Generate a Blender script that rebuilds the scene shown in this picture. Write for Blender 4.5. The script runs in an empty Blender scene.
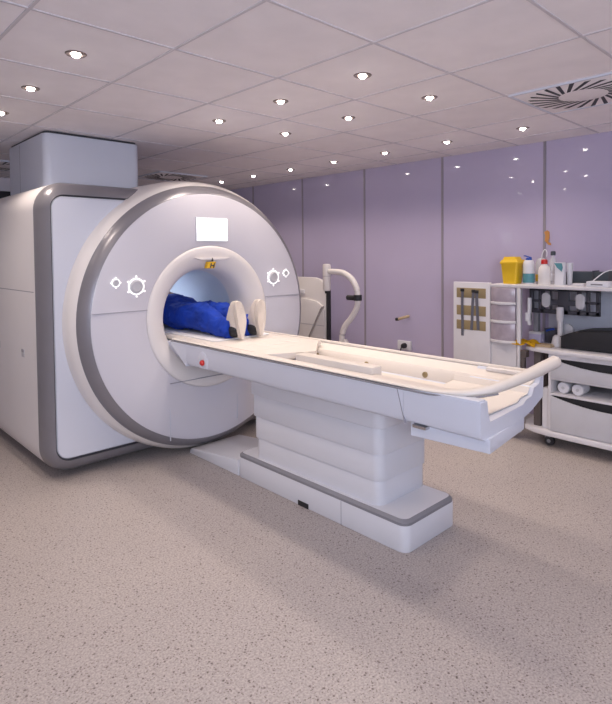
import bpy, bmesh, math, random
from mathutils import Vector, Matrix, noise
random.seed(7)
PI = math.pi
COL = bpy.context.scene.collection
H = 1.51            # eye height above the floor
CEIL = 2.462        # room height
WALLX = 4.78        # lavender glass wall
FARY = 7.3
TX, TY = 0.624, 0.6658          # ceiling tile module
GX, GY = 1.9632, 1.6135         # a ceiling grid crossing
AX, AZ = 2.39, 1.045            # axis of the scanner bore

# ------------------------------------------------------------------ materials
def nodes(name):
    m = bpy.data.materials.new(name); m.use_nodes = True
    nt = m.node_tree
    return m, nt, nt.nodes['Principled BSDF']

def mat(name, col, rough=0.45, metal=0.0, var=0.04, scale=6.0, bump=0.0, bscale=200.0, coat=0.0, trans=0.0, alpha=1.0, spec=0.5):
    m, nt, b = nodes(name)
    tc = nt.nodes.new('ShaderNodeTexCoord')
    nz = nt.nodes.new('ShaderNodeTexNoise'); nz.inputs['Scale'].default_value = scale; nz.inputs['Detail'].default_value = 4
    nt.links.new(tc.outputs['Object'], nz.inputs['Vector'])
    rp = nt.nodes.new('ShaderNodeValToRGB')
    lo = [max(0, c*(1-var)) for c in col]; hi = [min(1, c*(1+var)) for c in col]
    rp.color_ramp.elements[0].color = (*lo, 1); rp.color_ramp.elements[1].color = (*hi, 1)
    rp.color_ramp.elements[0].position = .3; rp.color_ramp.elements[1].position = .7
    nt.links.new(nz.outputs['Fac'], rp.inputs['Fac']); nt.links.new(rp.outputs['Color'], b.inputs['Base Color'])
    b.inputs['Roughness'].default_value = rough; b.inputs['Metallic'].default_value = metal
    b.inputs['Coat Weight'].default_value = coat; b.inputs['Transmission Weight'].default_value = trans
    b.inputs['Alpha'].default_value = alpha; b.inputs['Specular IOR Level'].default_value = spec
    if bump:
        n2 = nt.nodes.new('ShaderNodeTexNoise'); n2.inputs['Scale'].default_value = bscale
        nt.links.new(tc.outputs['Object'], n2.inputs['Vector'])
        bp = nt.nodes.new('ShaderNodeBump'); bp.inputs['Strength'].default_value = bump; bp.inputs['Distance'].default_value = .01
        nt.links.new(n2.outputs['Fac'], bp.inputs['Height']); nt.links.new(bp.outputs['Normal'], b.inputs['Normal'])
    return m

def glow(name, col, strength):
    m, nt, b = nodes(name)
    b.inputs['Base Color'].default_value = (*col, 1)
    b.inputs['Emission Color'].default_value = (*col, 1); b.inputs['Emission Strength'].default_value = strength
    return m

def floor_mat():
    m, nt, b = nodes('speckled_vinyl')
    tc = nt.nodes.new('ShaderNodeTexCoord')
    def ramp(p0, c0, p1, c1):
        r = nt.nodes.new('ShaderNodeValToRGB')
        r.color_ramp.elements[0].position = p0; r.color_ramp.elements[0].color = (*c0, 1)
        r.color_ramp.elements[1].position = p1; r.color_ramp.elements[1].color = (*c1, 1)
        return r
    base = nt.nodes.new('ShaderNodeTexNoise'); base.inputs['Scale'].default_value = 115; base.inputs['Detail'].default_value = 3
    nt.links.new(tc.outputs['Object'], base.inputs['Vector'])
    r0 = ramp(.34, (.33, .29, .275), .64, (.52, .465, .435))
    nt.links.new(base.outputs['Fac'], r0.inputs['Fac'])
    big = nt.nodes.new('ShaderNodeTexNoise'); big.inputs['Scale'].default_value = 1.3
    nt.links.new(tc.outputs['Object'], big.inputs['Vector'])
    r3 = ramp(.3, (.93, .93, .95), .7, (1, 1, 1)); nt.links.new(big.outputs['Fac'], r3.inputs['Fac'])
    v = nt.nodes.new('ShaderNodeTexVoronoi'); v.inputs['Scale'].default_value = 75
    nt.links.new(tc.outputs['Object'], v.inputs['Vector'])
    r1 = ramp(.16, (.50, .46, .44), .26, (1, 1, 1)); nt.links.new(v.outputs['Distance'], r1.inputs['Fac'])
    v2 = nt.nodes.new('ShaderNodeTexVoronoi'); v2.inputs['Scale'].default_value = 37
    nt.links.new(tc.outputs['Object'], v2.inputs['Vector'])
    r2 = ramp(.13, (.42, .38, .37), .2, (1, 1, 1)); nt.links.new(v2.outputs['Distance'], r2.inputs['Fac'])
    last = r0.outputs['Color']
    for r in (r1, r2, r3):
        mx = nt.nodes.new('ShaderNodeMix'); mx.data_type = 'RGBA'; mx.blend_type = 'MULTIPLY'; mx.inputs[0].default_value = 1
        nt.links.new(last, mx.inputs[6]); nt.links.new(r.outputs['Color'], mx.inputs[7]); last = mx.outputs[2]
    nt.links.new(last, b.inputs['Base Color']); b.inputs['Roughness'].default_value = .42
    return m

M = {}
M['floor'] = floor_mat()
M['ceil'] = mat('ceiling_tile', (.93, .875, .885), .9, bump=.15, bscale=260, var=.03)
M['tbar'] = mat('ceiling_bar', (.66, .62, .65), .6)
M['glass'] = mat('lavender_glass', (.50, .445, .61), .30, var=.03, scale=1.2, spec=.3, coat=.8)
M['seam'] = mat('wall_joint', (.30, .27, .31), .5)
M['paint'] = mat('wall_paint', (.72, .69, .74), .85)
M['darkwin'] = mat('dark_window', (.035, .035, .045), .12)
M['white'] = mat('white_plastic', (.72, .72, .76), .38, var=.015, scale=2)
M['panel'] = mat('bluish_white_panel', (.66, .68, .76), .35, var=.015, scale=2)  # blue tint includes the cool light that falls on the table sides
M['cover'] = mat('lilac_white_cover', (.66, .645, .70), .33, var=.015, scale=2)
M['cream'] = mat('cream_plastic', (.80, .76, .74), .4, var=.015, scale=2)
M['shell'] = mat('pinkish_white_shell', (.82, .785, .79), .42, var=.015, scale=2)
M['warm'] = mat('warm_white_top', (.73, .67, .61), .42, var=.02, scale=3)
M['bore'] = mat('bore_lining', (.62, .68, .76), .3, var=.02)
M['grey'] = mat('grey_satin_band', (.25, .24, .265), .32, metal=.25, var=.03)
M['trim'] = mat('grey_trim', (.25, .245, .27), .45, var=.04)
M['dark'] = mat('dark_joint', (.05, .05, .06), .6)
M['black'] = mat('black_rubber', (.018, .018, .022), .55)
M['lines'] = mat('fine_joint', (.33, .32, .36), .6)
M['chrome'] = mat('brushed_steel', (.55, .54, .55), .25, metal=.9)
M['screen'] = glow('lit_screen', (.92, .97, 1.0), 1.15)
M['ledring'] = glow('button_light', (1.0, .98, .96), 1.0)
M['bulb'] = glow('lamp_glow', (1.0, .93, .84), 40)
M['lampring'] = mat('lamp_ring', (.28, .22, .20), .35, metal=.6)
M['blue'] = mat('royal_blue_cloth', (.0, .035, .36), .85, var=.25, scale=9, bump=.3, bscale=60)
M['sole'] = mat('cream_sole', (.74, .66, .58), .8, bump=.5, bscale=120)
M['skin'] = mat('skin', (.62, .40, .30), .55)
M['hair'] = mat('dark_hair', (.05, .03, .02), .6, bump=.6, bscale=90)
M['shoe'] = mat('black_shoe', (.02, .02, .022), .6)
M['pillow'] = mat('white_sheet', (.75, .74, .75), .9, bump=.2, bscale=80)
M['yellow'] = mat('yellow_plastic', (.78, .50, .012), .4)
M['yellowc'] = mat('yellow_cloth', (.80, .50, .02), .9, bump=.4, bscale=80)
M['warn'] = mat('warning_yellow', (.75, .45, .02), .5)
M['red'] = mat('red_plastic', (.60, .02, .015), .35)
M['teal'] = mat('teal_print', (.09, .28, .33), .5)
M['bcap'] = mat('blue_cap', (.01, .06, .38), .4)
M['slate'] = mat('dark_slate_plastic', (.045, .06, .075), .5)
M['frame'] = mat('charcoal_plastic', (.06, .06, .075), .5)
M['clear'] = mat('clear_plastic', (.80, .82, .85), .2, alpha=.55)
M['bin'] = mat('translucent_bin', (.42, .36, .41), .25, var=.12, scale=14)
M['tan'] = mat('tan_pad', (.33, .25, .13), .9, bump=.4, bscale=150)
M['strap'] = mat('grey_strap', (.13, .13, .16), .8)
M['cart'] = mat('cart_white', (.70, .68, .70), .45)
M['drawer'] = mat('drawer_grey', (.55, .545, .58), .45)
M['lilac'] = mat('lilac_card', (.55, .50, .66), .7)
M['orange'] = mat('orange_sticker', (.58, .27, .08), .7)
M['brown'] = mat('brown_post', (.10, .08, .075), .5)
M['kraft'] = mat('beige_paper', (.50, .38, .24), .8)

# ------------------------------------------------------------------ mesh helpers
def bx(bm, x0, x1, y0, y1, z0, z1, bev=0.0, seg=2):
    r = bmesh.ops.create_cube(bm, size=1)
    vs = r['verts']
    for v in vs:
        v.co = Vector((x0 if v.co.x < 0 else x1, y0 if v.co.y < 0 else y1, z0 if v.co.z < 0 else z1))
    if bev:
        es = list({e for v in vs for e in v.link_edges})
        bmesh.ops.bevel(bm, geom=es, offset=bev, segments=seg, profile=.5, affect='EDGES')

def prism(bm, pts, axis, a, b, bev=0.0):
    """polygon given in the two other axes, pushed along axis from a to b"""
    def P(u, v, w):
        return {'x': (w, u, v), 'y': (u, w, v), 'z': (u, v, w)}[axis]
    A = [bm.verts.new(P(u, v, a)) for u, v in pts]; B = [bm.verts.new(P(u, v, b)) for u, v in pts]
    n = len(pts); fs = [bm.faces.new(A), bm.faces.new(B)]
    for i in range(n): fs.append(bm.faces.new((A[i], A[(i+1) % n], B[(i+1) % n], B[i])))
    bmesh.ops.recalc_face_normals(bm, faces=fs)
    if bev:
        es = list({e for f in fs[:2] for e in f.edges})
        bmesh.ops.bevel(bm, geom=es, offset=bev, segments=2, profile=.5, affect='EDGES')

def rrect(u0, u1, v0, v1, r, n=8):
    if not isinstance(r, (list, tuple)): r = [r]*4
    out = []
    for (cu, cv, a0, rr) in ((u1-r[0], v1-r[0], 0, r[0]), (u0+r[1], v1-r[1], PI/2, r[1]), (u0+r[2], v0+r[2], PI, r[2]), (u1-r[3], v0+r[3], 3*PI/2, r[3])):
        for k in range(n+1):
            a = a0 + PI/2*k/n
            out.append((cu+rr*math.cos(a), cv+rr*math.sin(a)))
    return out

def dense(pts, step):
    out = []
    n = len(pts)
    for i in range(n):
        a = Vector(pts[i]); b = Vector(pts[(i+1) % n]); d = (b-a).length
        k = max(1, int(d/step))
        for j in range(k): out.append(tuple(a.lerp(b, j/k)))
    return out

def loops(bm, rings, close=True, cap=False):
    """skin between successive rings of 3-D points"""
    R = [[bm.verts.new(p) for p in r] for r in rings]
    n = len(R[0]); fs = []
    for A, B in zip(R, R[1:]):
        for i in range(n if close else n-1):
            j = (i+1) % n
            fs.append(bm.faces.new((A[i], A[j], B[j], B[i])))
    if cap:
        fs.append(bm.faces.new(R[0][::-1])); fs.append(bm.faces.new(R[-1]))
    bmesh.ops.recalc_face_normals(bm, faces=fs)
    return R

def revolve(bm, prof, seg=96, c=(AX, AZ), zmin=None):
    """(radius, y) profile turned about the scanner axis (along Y)"""
    rings = []
    for r, y in prof:
        ring = []
        for k in range(seg):
            a = 2*PI*k/seg
            z = c[1]+r*math.sin(a)
            if zmin is not None: z = max(z, zmin)
            ring.append((c[0]+r*math.cos(a), y, z))
        rings.append(ring)
    loops(bm, rings)

def lathe(bm, prof, c, seg=24, axis='z', cap=True):
    rings = []
    for r, h in prof:
        ring = []
        for k in range(seg):
            a = 2*PI*k/seg; u, v = r*math.cos(a), r*math.sin(a)
            p = {'z': (u, v, h), 'y': (u, h, v), 'x': (h, u, v)}[axis]
            ring.append((c[0]+p[0], c[1]+p[1], c[2]+p[2]))
        rings.append(ring)
    loops(bm, rings, cap=cap)

def smooth_path(pts, k=6):
    pts = [Vector(p) for p in pts]; out = []
    for i in range(len(pts)-1):
        p0 = pts[max(i-1, 0)]; p1 = pts[i]; p2 = pts[i+1]; p3 = pts[min(i+2, len(pts)-1)]
        for j in range(k):
            t = j/k
            out.append(.5*((2*p1)+(p2-p0)*t+(2*p0-5*p1+4*p2-p3)*t*t+(3*p1-p0-3*p2+p3)*t**3))
    out.append(pts[-1]); return out

def sweep(bm, path, rad, seg=12, up=(0, 0, 1), cap=True):
    """rad: number, or list of (sideways, upward) radii"""
    n = len(path); rings = []
    for i, p in enumerate(path):
        t = (path[min(i+1, n-1)]-path[max(i-1, 0)]).normalized()
        u = Vector(up)
        if abs(t.dot(u)) > .97: u = Vector((1, 0, 0))
        s = t.cross(u).normalized(); w = s.cross(t)
        rs, ru = rad[i] if isinstance(rad, list) else (rad, rad)
        rings.append([p+s*rs*math.cos(2*PI*k/seg)+w*ru*math.sin(2*PI*k/seg) for k in range(seg)])
    loops(bm, rings, cap=cap)

def tube(bm, pts, r, seg=12, k=6, sm=True):
    sweep(bm, smooth_path(pts, k) if sm else [Vector(p) for p in pts], r, seg)

def ball(bm, c, r, sx=1, sy=1, sz=1, u=20, v=12):
    R = bmesh.ops.create_uvsphere(bm, u_segments=u, v_segments=v, radius=1)
    for q in R['verts']: q.co = Vector((c[0]+q.co.x*r*sx, c[1]+q.co.y*r*sy, c[2]+q.co.z*r*sz))

def NB(): return bmesh.new()

def world_origin(o):
    v = Vector((0, 0, 0))
    while o is not None:
        v += o.location; o = o.parent
    return v

def obj(name, bm, m, parent=None, smooth=True, angle=35):
    """bm is in room coordinates"""
    off = world_origin(parent)
    for v in bm.verts: v.co -= off
    me = bpy.data.meshes.new(name); bm.to_mesh(me); bm.free()
    me.materials.append(m)
    if smooth:
        for p in me.polygons: p.use_smooth = True
        try: me.set_sharp_from_angle(angle=math.radians(angle))
        except Exception: pass
    o = bpy.data.objects.new(name, me); COL.objects.link(o); o.parent = parent
    return o

def single(name, bm, m, label, cat, base, group=None, **kw):
    """a thing that is one mesh, its origin at its base"""
    for v in bm.verts: v.co -= Vector(base)
    o = obj(name, bm, m, None, **kw); o.location = base
    o['label'] = label; o['category'] = cat
    if group: o['group'] = group
    return o

def thing(name, label, cat, loc, group=None):
    o = bpy.data.objects.new(name, None); COL.objects.link(o); o.location = loc
    o.empty_display_size = .1
    o['label'] = label; o['category'] = cat
    if group: o['group'] = group
    return o

def struct(name, bm, m, **kw):
    o = obj(name, bm, m, **kw); o['kind'] = 'structure'; return o

def dup(root, loc, label):
    r = root.copy(); COL.objects.link(r); r.location = loc; r['label'] = label
    for ch in list(root.children):
        c = ch.copy(); COL.objects.link(c); c.parent = r
        for g in ch.children:
            d = g.copy(); COL.objects.link(d); d.parent = c
    return r

def box(x0, x1, y0, y1, z0, z1, bev=0.0, seg=2):
    b = NB(); bx(b, x0, x1, y0, y1, z0, z1, bev, seg); return b

# ------------------------------------------------------------------ the room
RX0, RY0 = -1.6, -2.4
struct('floor', box(RX0, WALLX, RY0, FARY, -.1, 0), M['floor'])
struct('ceiling', box(RX0, WALLX, RY0, FARY, CEIL, CEIL+.1), M['ceil'])
struct('wall_right', box(WALLX, WALLX+.1, RY0, FARY, 0, CEIL), M['glass'])
struct('wall_far', box(RX0, WALLX, FARY, FARY+.1, 0, CEIL), M['paint'])
struct('wall_left', box(RX0-.1, RX0, RY0, FARY, 0, CEIL), M['paint'])
struct('wall_near', box(RX0, WALLX, RY0-.1, RY0, 0, CEIL), M['paint'])
b = NB()
for k in range(-8, 6):
    x = GX+k*TX
    if RX0 < x < WALLX: bx(b, x-.007, x+.007, RY0, FARY, CEIL-.004, CEIL+.002)
for k in range(-7, 10):
    y = GY+k*TY
    if RY0 < y < FARY: bx(b, RX0, WALLX, y-.007, y+.007, CEIL-.0035, CEIL+.002)
struct('trim_1', b, M['tbar'])
n = 2
for y in (-1.0, .01, 1.03, 2.046, 3.06, 4.07, 5.09, 6.09):
    struct('trim_%d' % n, box(WALLX-.006, WALLX+.01, y-.011, y+.011, 0, CEIL), M['seam']); n += 1
struct('baseboard_right', box(WALLX-.012, WALLX+.01, RY0, FARY, 0, .08), M['cart'])
struct('window_1', box(.4, 3.3, FARY-.02, FARY+.01, .9, 2.30), M['darkwin'])

# ------------------------------------------------------------------ ceiling lights
def make_light(loc, label, lit=True):
    t = thing('ceiling_light', label, 'ceiling light', loc, 'recessed ceiling downlights')
    x, y, z = loc
    b = NB(); lathe(b, [(.020, .004), (.024, -.002), (.030, -.005), (.044, -.005), (.049, 0), (.049, .004)], loc, 28, cap=False)
    obj('trim_ring', b, M['lampring'], t)
    b = NB(); lathe(b, [(.006, -.017), (.013, -.015), (.019, -.009), (.020, .001), (.020, .003)], loc, 24)
    obj('bulb', b, M['bulb'], t)
    return t

def tile(i, j): return (GX+(i+.5)*TX, GY+(j+.5)*TY, CEIL)
spots = []
wl = ['nearest downlight in the row along the lavender wall, just past the large vent',
      'second downlight from the near end of the row along the lavender wall',
      'third downlight from the near end of the row along the lavender wall',
      'fourth downlight from the near end of the row along the lavender wall',
      'fifth downlight from the near end of the row along the lavender wall',
      'sixth downlight from the near end of the row along the lavender wall',
      'farthest downlight of the row along the lavender wall, just above the scanner ring']
for j in range(7): spots.append((tile(3, j), wl[j]))
mr = ['nearest downlight of the middle row, in the tile left of the large vent',
      'middle downlight of the middle row of three on the ceiling',
      'farthest downlight of the middle row of three on the ceiling']
for j in range(3): spots.append((tile(1, j), mr[j]))
ml = ['large bright downlight high at the top centre of the ceiling, nearest of its row',
      'downlight above the scanner screen, second of the row left of centre',
      'small downlight above the top of the scanner ring, third of the row left of centre']
for j in range(3): spots.append((tile(0, j), ml[j]))
ll = ['largest downlight at the upper left, nearest in front of the scanner tower',
      'downlight at the upper left, second in front of the scanner tower',
      'downlight cut by the left edge beside the scanner tower']
for j, (x, y) in enumerate(((1.032, 2.645), (1.047, 3.345), (1.075, 4.035))): spots.append(((x, y, CEIL), ll[j]))
L0 = make_light(*spots[0])
for p, l in spots[1:]: dup(L0, p, l)

# ------------------------------------------------------------------ ceiling vents
def make_vent(cx, cy, label, edge=True):
    t = thing('ceiling_vent', label, 'vent', (cx, cy, CEIL), 'square swirl ceiling vents')
    h = .305
    obj('face_plate', box(cx-h, cx+h*1.0, cy-h, cy+h, CEIL-.010, CEIL+.002, .003), M['ceil'], t)
    b = NB()
    for k in range(24):
        a = 2*PI*k/24
        d = Vector((math.cos(a), math.sin(a), 0)); s = Vector((-d.y, d.x, 0))
        c = Vector((cx, cy, CEIL-.0115)); sk = .45
        q = [c+d*.135+s*-.0125, c+d*.135+s*.0125, c+(d+s*sk).normalized()*.302+s*.0165, c+(d+s*sk).normalized()*.302-s*.0165]
        vs = [b.verts.new(p) for p in q]; b.faces.new(vs[::-1])
    obj('slots', b, M['black'], t, smooth=False)
    if edge:
        b = NB()
        bx(b, cx-h-.006, cx+h+.006, cy+h-.002, cy+h+.012, CEIL-.014, CEIL)
        bx(b, cx-h-.006, cx+h+.006, cy-h-.012, cy-h+.002, CEIL-.014, CEIL)
        bx(b, cx-h-.012, cx-h+.002, cy-h, cy+h, CEIL-.014, CEIL)
        bx(b, cx+h-.002, cx+h+.012, cy-h, cy+h, CEIL-.014, CEIL)
        obj('edge_frame', b, M['panel'], t)
    return t
make_vent(GX+2.5*TX, GY-.5*TY, 'large square ceiling vent with radiating black slots at the upper right')
make_vent(3.42, 5.95, 'dark slotted ceiling vent peeking over the top of the scanner ring')
make_vent(1.75, 6.3, 'slotted ceiling vent at the left edge behind the scanner tower')

# ------------------------------------------------------------------ MRI scanner
S = thing('mri_scanner', 'large white and grey MRI scanner with a round bore and lit screen', 'MRI scanner', (AX, 4.6, 0))
YB, YF = 3.93, 3.79
OUT = (1.225, 3.36, .025, 2.02)
RO = [.95, .20, .20, .20]; RI = [.90, .09, .10, .09]
INN = (1.288, 3.312, .13, 1.925)
outer = dense(rrect(*OUT, RO, 16), .08)
def near_circle(pts, r, y, c=(AX, AZ)):
    o = []
    for u, v in pts:
        a = math.atan2(v-c[1], u-c[0]); o.append((c[0]+r*math.cos(a), y, c[1]+r*math.sin(a)))
    return o
# housing shell, open round the bore
b = NB()
sh = lambda k, y: [(AX+(u-AX)*k, y, AZ+(v-AZ)*k) for u, v in outer]
loops(b, [sh(1, YB), sh(1.0, 5.45), sh(.985, 5.55), sh(.95, 5.6), near_circle(outer, .35, 5.6)])
obj('body_housing', b, M['shell'], S)
# grey band that wraps round the front edge
def rr_of(t, n=16):
    e = 1-t
    r = [max(.03, RO[i]*e+RI[i]*t) for i in range(4)]
    q = [OUT[i]*e+INN[i]*t for i in range(4)]
    a = rrect(*q, r, n); out = []
    for i in range(4):                       # arcs, with the straight runs between them cut up too
        arc = a[i*(n+1):(i+1)*(n+1)]; nx = a[((i+1)*(n+1)) % len(a)]; p = arc[-1]
        out += arc+[(p[0]+(nx[0]-p[0])*k/14, p[1]+(nx[1]-p[1])*k/14) for k in range(1, 14)]
    return out
b = NB()
prof = [(0, YB+.004), (.06, YB-.03), (.2, YB-.07), (.45, YB-.105), (.75, YB-.128), (1, YF)]
loops(b, [[(u, y, v) for u, v in rr_of(t)] for t, y in prof])
obj('grey_edge_band', b, M['grey'], S, angle=50)
b = NB()
loops(b, [[(u, y, v) for u, v in rr_of(t)] for t, y in ((1, YF), (1.0, YF+.012), (1.2, YF+.012))])
obj('dark_groove', b, M['dark'], S)
inner = rr_of(1.12)
b = NB()
loops(b, [[(u, YF+.010, v) for u, v in inner], [(u, YF, v) for u, v in rr_of(1.2)], near_circle(inner, .98, YF)])
obj('front_panel', b, M['panel'], S)
obj('plinth', box(1.40, 3.2, 4.06, 5.5, 0, .06), M['dark'], S)
# side seam and grip recesses
obj('side_seam', box(1.2235, 1.235, 3.96, 5.45, 1.27, 1.275), M['lines'], S)
for y in (4.22, 4.82):
    obj('grip_recess', box(1.2225, 1.245, y-.035, y+.035, .80, .86, .006), M['drawer'], S)
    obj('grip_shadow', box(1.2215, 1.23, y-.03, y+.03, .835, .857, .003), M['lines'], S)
# tower that rises to the ceiling
b = NB(); prism(b, rrect(1.445, 2.215, 4.35, 5.26, .06, 8), 'z', 1.9, 2.443, .006); obj('tower_cover', b, M['panel'], S)
b = NB(); prism(b, rrect(1.46, 2.20, 4.365, 5.245, .05, 8), 'z', 2.443, CEIL-.002); obj('tower_gap_shade', b, M['dark'], S)  # dark fill drawn in for the shadow gap below the ceiling
obj('tower_seam', box(1.4435, 1.46, 4.925, 4.931, 1.98, 2.425), M['lines'], S)
# round front
b = NB(); revolve(b, [(.985, 3.672), (1.0, 3.664), (1.022, 3.69), (1.038, 3.73), (1.044, 3.785), (1.055, 3.84), (1.064, 3.95), (1.066, 4.5), (1.04, 4.53)], 128, zmin=.012)
obj('collar', b, M['cream'], S)
b = NB(); revolve(b, [(.933, 3.592), (.936, 3.589), (.958, 3.600), (.980, 3.622), (.995, 3.645), (1.001, 3.664), (.99, 3.675)], 128)
obj('grey_ring', b, M['grey'], S, angle=60)
b = NB(); revolve(b, [(.5415, 3.592), (.5415, 3.584), (.552, 3.578), (.75, 3.577), (.92, 3.584), (.934, 3.590)], 128)
obj('front_cover', b, M['cover'], S)
b = NB(); revolve(b, [(.541, 3.592), (.539, 3.579), (.525, 3.572), (.49, 3.574), (.45, 3.588), (.415, 3.606), (.388, 3.63), (.369, 3.665), (.357, 3.72), (.351, 3.82)], 128)
obj('bore_bezel', b, M['cream'], S, angle=60)
b = NB(); revolve(b, [(.351, 3.82), (.35, 3.9), (.35, 5.6)], 96)
obj('bore_tube', b, M['bore'], S)
# joints on the round front
def face_y(r): return 3.577 if r < .85 else 3.582
obj('cover_joint', box(1.463, 1.853, 3.5745, 3.59, 1.128, 1.132), M['lines'], S)
obj('cover_joint', box(2.925, 3.31, 3.5745, 3.59, 1.160, 1.164), M['lines'], S)
obj('bezel_joint', box(2.02, 2.76, 3.5665, 3.58, .580, .584), M['lines'], S)
for x, z0 in ((2.02, .16), (2.62, .20)): obj('lower_joint', box(x-.0012, x+.0012, 3.5752, 3.59, z0, .40), M['panel'], S)
# flat insert that closes the bore below the table
pts = []
for k in range(25):
    a = math.asin((.885-AZ)/.425); a = (PI-a)+(2*a-PI+2*PI)*k/24
    pts.append((AX+.425*math.cos(a), AZ+.425*math.sin(a)))
b = NB(); prism(b, pts, 'y', 3.626, 3.66, .002); obj('bore_insert', b, M['cover'], S)
b = NB(); prism(b, [(2.24, 1.492), (2.555, 1.492), (2.50, 1.475), (2.295, 1.475)], 'y', 3.562, 3.60, .002); obj('bezel_ledge', b, M['cream'], S)
# screen
d = box(2.254, 2.546, 3.568, 3.60, 1.616, 1.800, .004); obj('screen_frame', d, M['white'], S)
obj('display_screen', box(2.262, 2.538, 3.5665, 3.58, 1.623, 1.793), M['screen'], S)
# warning sticker with dark mark
b = NB(); prism(b, [(2.342, 1.412), (2.408, 1.412), (2.423, 1.462), (2.357, 1.462)], 'y', 3.560, 3.60)
st = obj('warning_sticker', b, M['warn'], S); st['label'] = 'yellow slanted warning sticker with dark letter and lamp'
b = NB()
prism(b, [(2.366, 1.415), (2.376, 1.415), (2.386, 1.452), (2.376, 1.452)], 'y', 3.5585, 3.5605)
prism(b, [(2.394, 1.415), (2.404, 1.415), (2.414, 1.452), (2.404, 1.452)], 'y', 3.5585, 3.5605)
prism(b, [(2.376, 1.430), (2.400, 1.430), (2.402, 1.438), (2.378, 1.438)], 'y', 3.5585, 3.5605)
ball(b, (2.392, 3.562, 1.474), .009); bx(b, 2.388, 2.396, 3.559, 3.563, 1.478, 1.492)
obj('sticker_mark', b, M['dark'], st)
# control knobs ringed by small lights
def knob(x, z, r, big):
    t = Vector((x, 3.575, z))
    b = NB(); lathe(b, [(r*.74, .02), (r*.74, -.16*r), (r*.62, -.30*r), (r*.5, -.32*r), (r*.46, -.24*r), (r*.15, -.27*r)], t, 24, 'y')
    k = obj('control_knob' if big else 'control_button', b, M['drawer'], S)
    b = NB(); lathe(b, [(r*.84, -.001), (r*.85, -.005), (r*.93, -.005), (r*.94, .003)], t, 24, 'y', cap=False)
    if big:
        for q in range(6):
            a = PI/6+q*PI/3; c = t+Vector((math.cos(a)*r*1.12, -.003, math.sin(a)*r*1.12))
            ball(b, c, r*.10, 1, .3, 1, 10, 6)
    else:
        for q in range(4):
            a = q*PI/2; c = t+Vector((math.cos(a)*r*1.1, -.003, math.sin(a)*r*1.1))
            ball(b, c, r*.16, 1, .3, 1, 10, 6)
    obj('light_ring', b, M['ledring'], k)
knob(1.773, 1.300, .062, True); knob(1.626, 1.331, .030, False)
knob(3.008, 1.322, .062, True); knob(3.150, 1.352, .030, False)

# ------------------------------------------------------------------ patient table
T = thing('patient_table', 'long white patient table on a stepped pedestal leading into the scanner', 'patient table', (2.45, 2.4, 0))
TL, TR = 2.05, 2.75
def end_y(x): return 1.135+(x-TL)*.09
sec = [(TL, .892), (TL, .765), (TL+.012, .742), (TL+.04, .728), (TR-.05, .728), (TR-.015, .745), (TR, .775), (TR, .895),
       (TR-.03, .895), (TR-.075, .865), (TR-.10, .862), (TR-.115, .845), (TR-.125, .80), (TR-.18, .79), (2.30, .79), (2.28, .80), (2.255, .86), (2.14, .885)]
# main trough stops at the end piece
b = NB(); prism(b, sec, 'y', 1.52, 3.40)
obj('table_body', b, M['panel'], T)
# slanted head of the body that meets the bore
b = NB(); prism(b, [(3.40, .728), (3.40, .892), (3.62, .892), (3.60, .86)], 'x', TL, TR); obj('body_nose', b, M['panel'], T)
# end piece: thick side wall, open trough end, stepped far wall
esec = [(TL, .893), (TL, .77), (TL+.012, .745), (TL+.04, .73), (2.46, .73), (2.60, .752), (TR-.01, .79), (TR, .90), (TR-.035, .90), (TR-.06, .865), (2.625, .855), (2.60, .822), (2.52, .815), (2.49, .800), (2.14, .800), (2.125, .83), (2.11, .895)]
b = NB()
rings = []
for y0 in (1.5185, 1.40, 1.25, 1.15, 1.135):
    k = .994 if y0 == 1.135 else 1
    rings.append([(2.4+(x-2.4)*k, y0+(x-TL)*.06*(1.5185-y0)/.3835, .82+(z-.82)*k) for x, z in esec])
loops(b, rings, cap=True)
obj('end_piece', b, M['panel'], T)
b = NB(); prism(b, [(1.46, .885), (1.142, .885), (1.142, .902), (1.25, .902), (1.36, .900), (1.46, .897)], 'x', TL+.002, TL+.055, .003); obj('end_web', b, M['panel'], T)
b = NB(); prism(b, [(1.46, .885), (1.20, .885), (1.20, .905), (1.30, .905), (1.46, .903)], 'x', TR-.055, TR-.004, .004); obj('end_web', b, M['cream'], T)
# joint lines on the side
b = NB(); prism(b, [(1.555, .892), (1.559, .892), (1.515, .735), (1.511, .735)], 'x', TL-.0015, TL+.01); obj('side_joint', b, M['lines'], T)
# deep box under the free end
b = NB()
prism(b, [(2.08, 1.50), (2.62, 1.50), (2.53, 1.175), (2.112, 1.125)], 'z', .672, .735, .004)
obj('end_housing', b, M['panel'], T)
b = NB(); bx(b, TL+.006, TL+.05, 1.405, 1.475, .722, .735); obj('release_catch', b, M['chrome'], T)
# raised rim that runs down both sides and sweeps up into the end handle
pl = [(2.085, 3.60, .901), (2.085, 2.6, .901), (2.085, 1.8, .901), (2.085, 1.50, .901), (2.086, 1.36, .903), (2.10, 1.265, .908), (2.14, 1.20, .916), (2.22, 1.155, .927), (2.40, 1.125, .947), (2.56, 1.110, .966), (2.695, 1.10, .980)]
rp = [(.035, .010)]*4+[(.034, .011), (.030, .014), (.026, .018), (.024, .022), (.026, .026), (.029, .029), (.031, .031)]
path = smooth_path(pl, 6); rads = []
for i in range(len(path)):
    a = i/6; k = min(int(a), len(rp)-2); f = a-k
    rads.append((rp[k][0]*(1-f)+rp[k+1][0]*f, rp[k][1]*(1-f)+rp[k+1][1]*f))
path.append(path[-1]+Vector((.018, -.001, .002))); rads.append((.022, .022))
b = NB(); sweep(b, path, rads, 16); r_ = obj('rim_handle', b, M['warm'], T, angle=60); r_['label'] = 'cream rim that sweeps up into an end handle'
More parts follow.
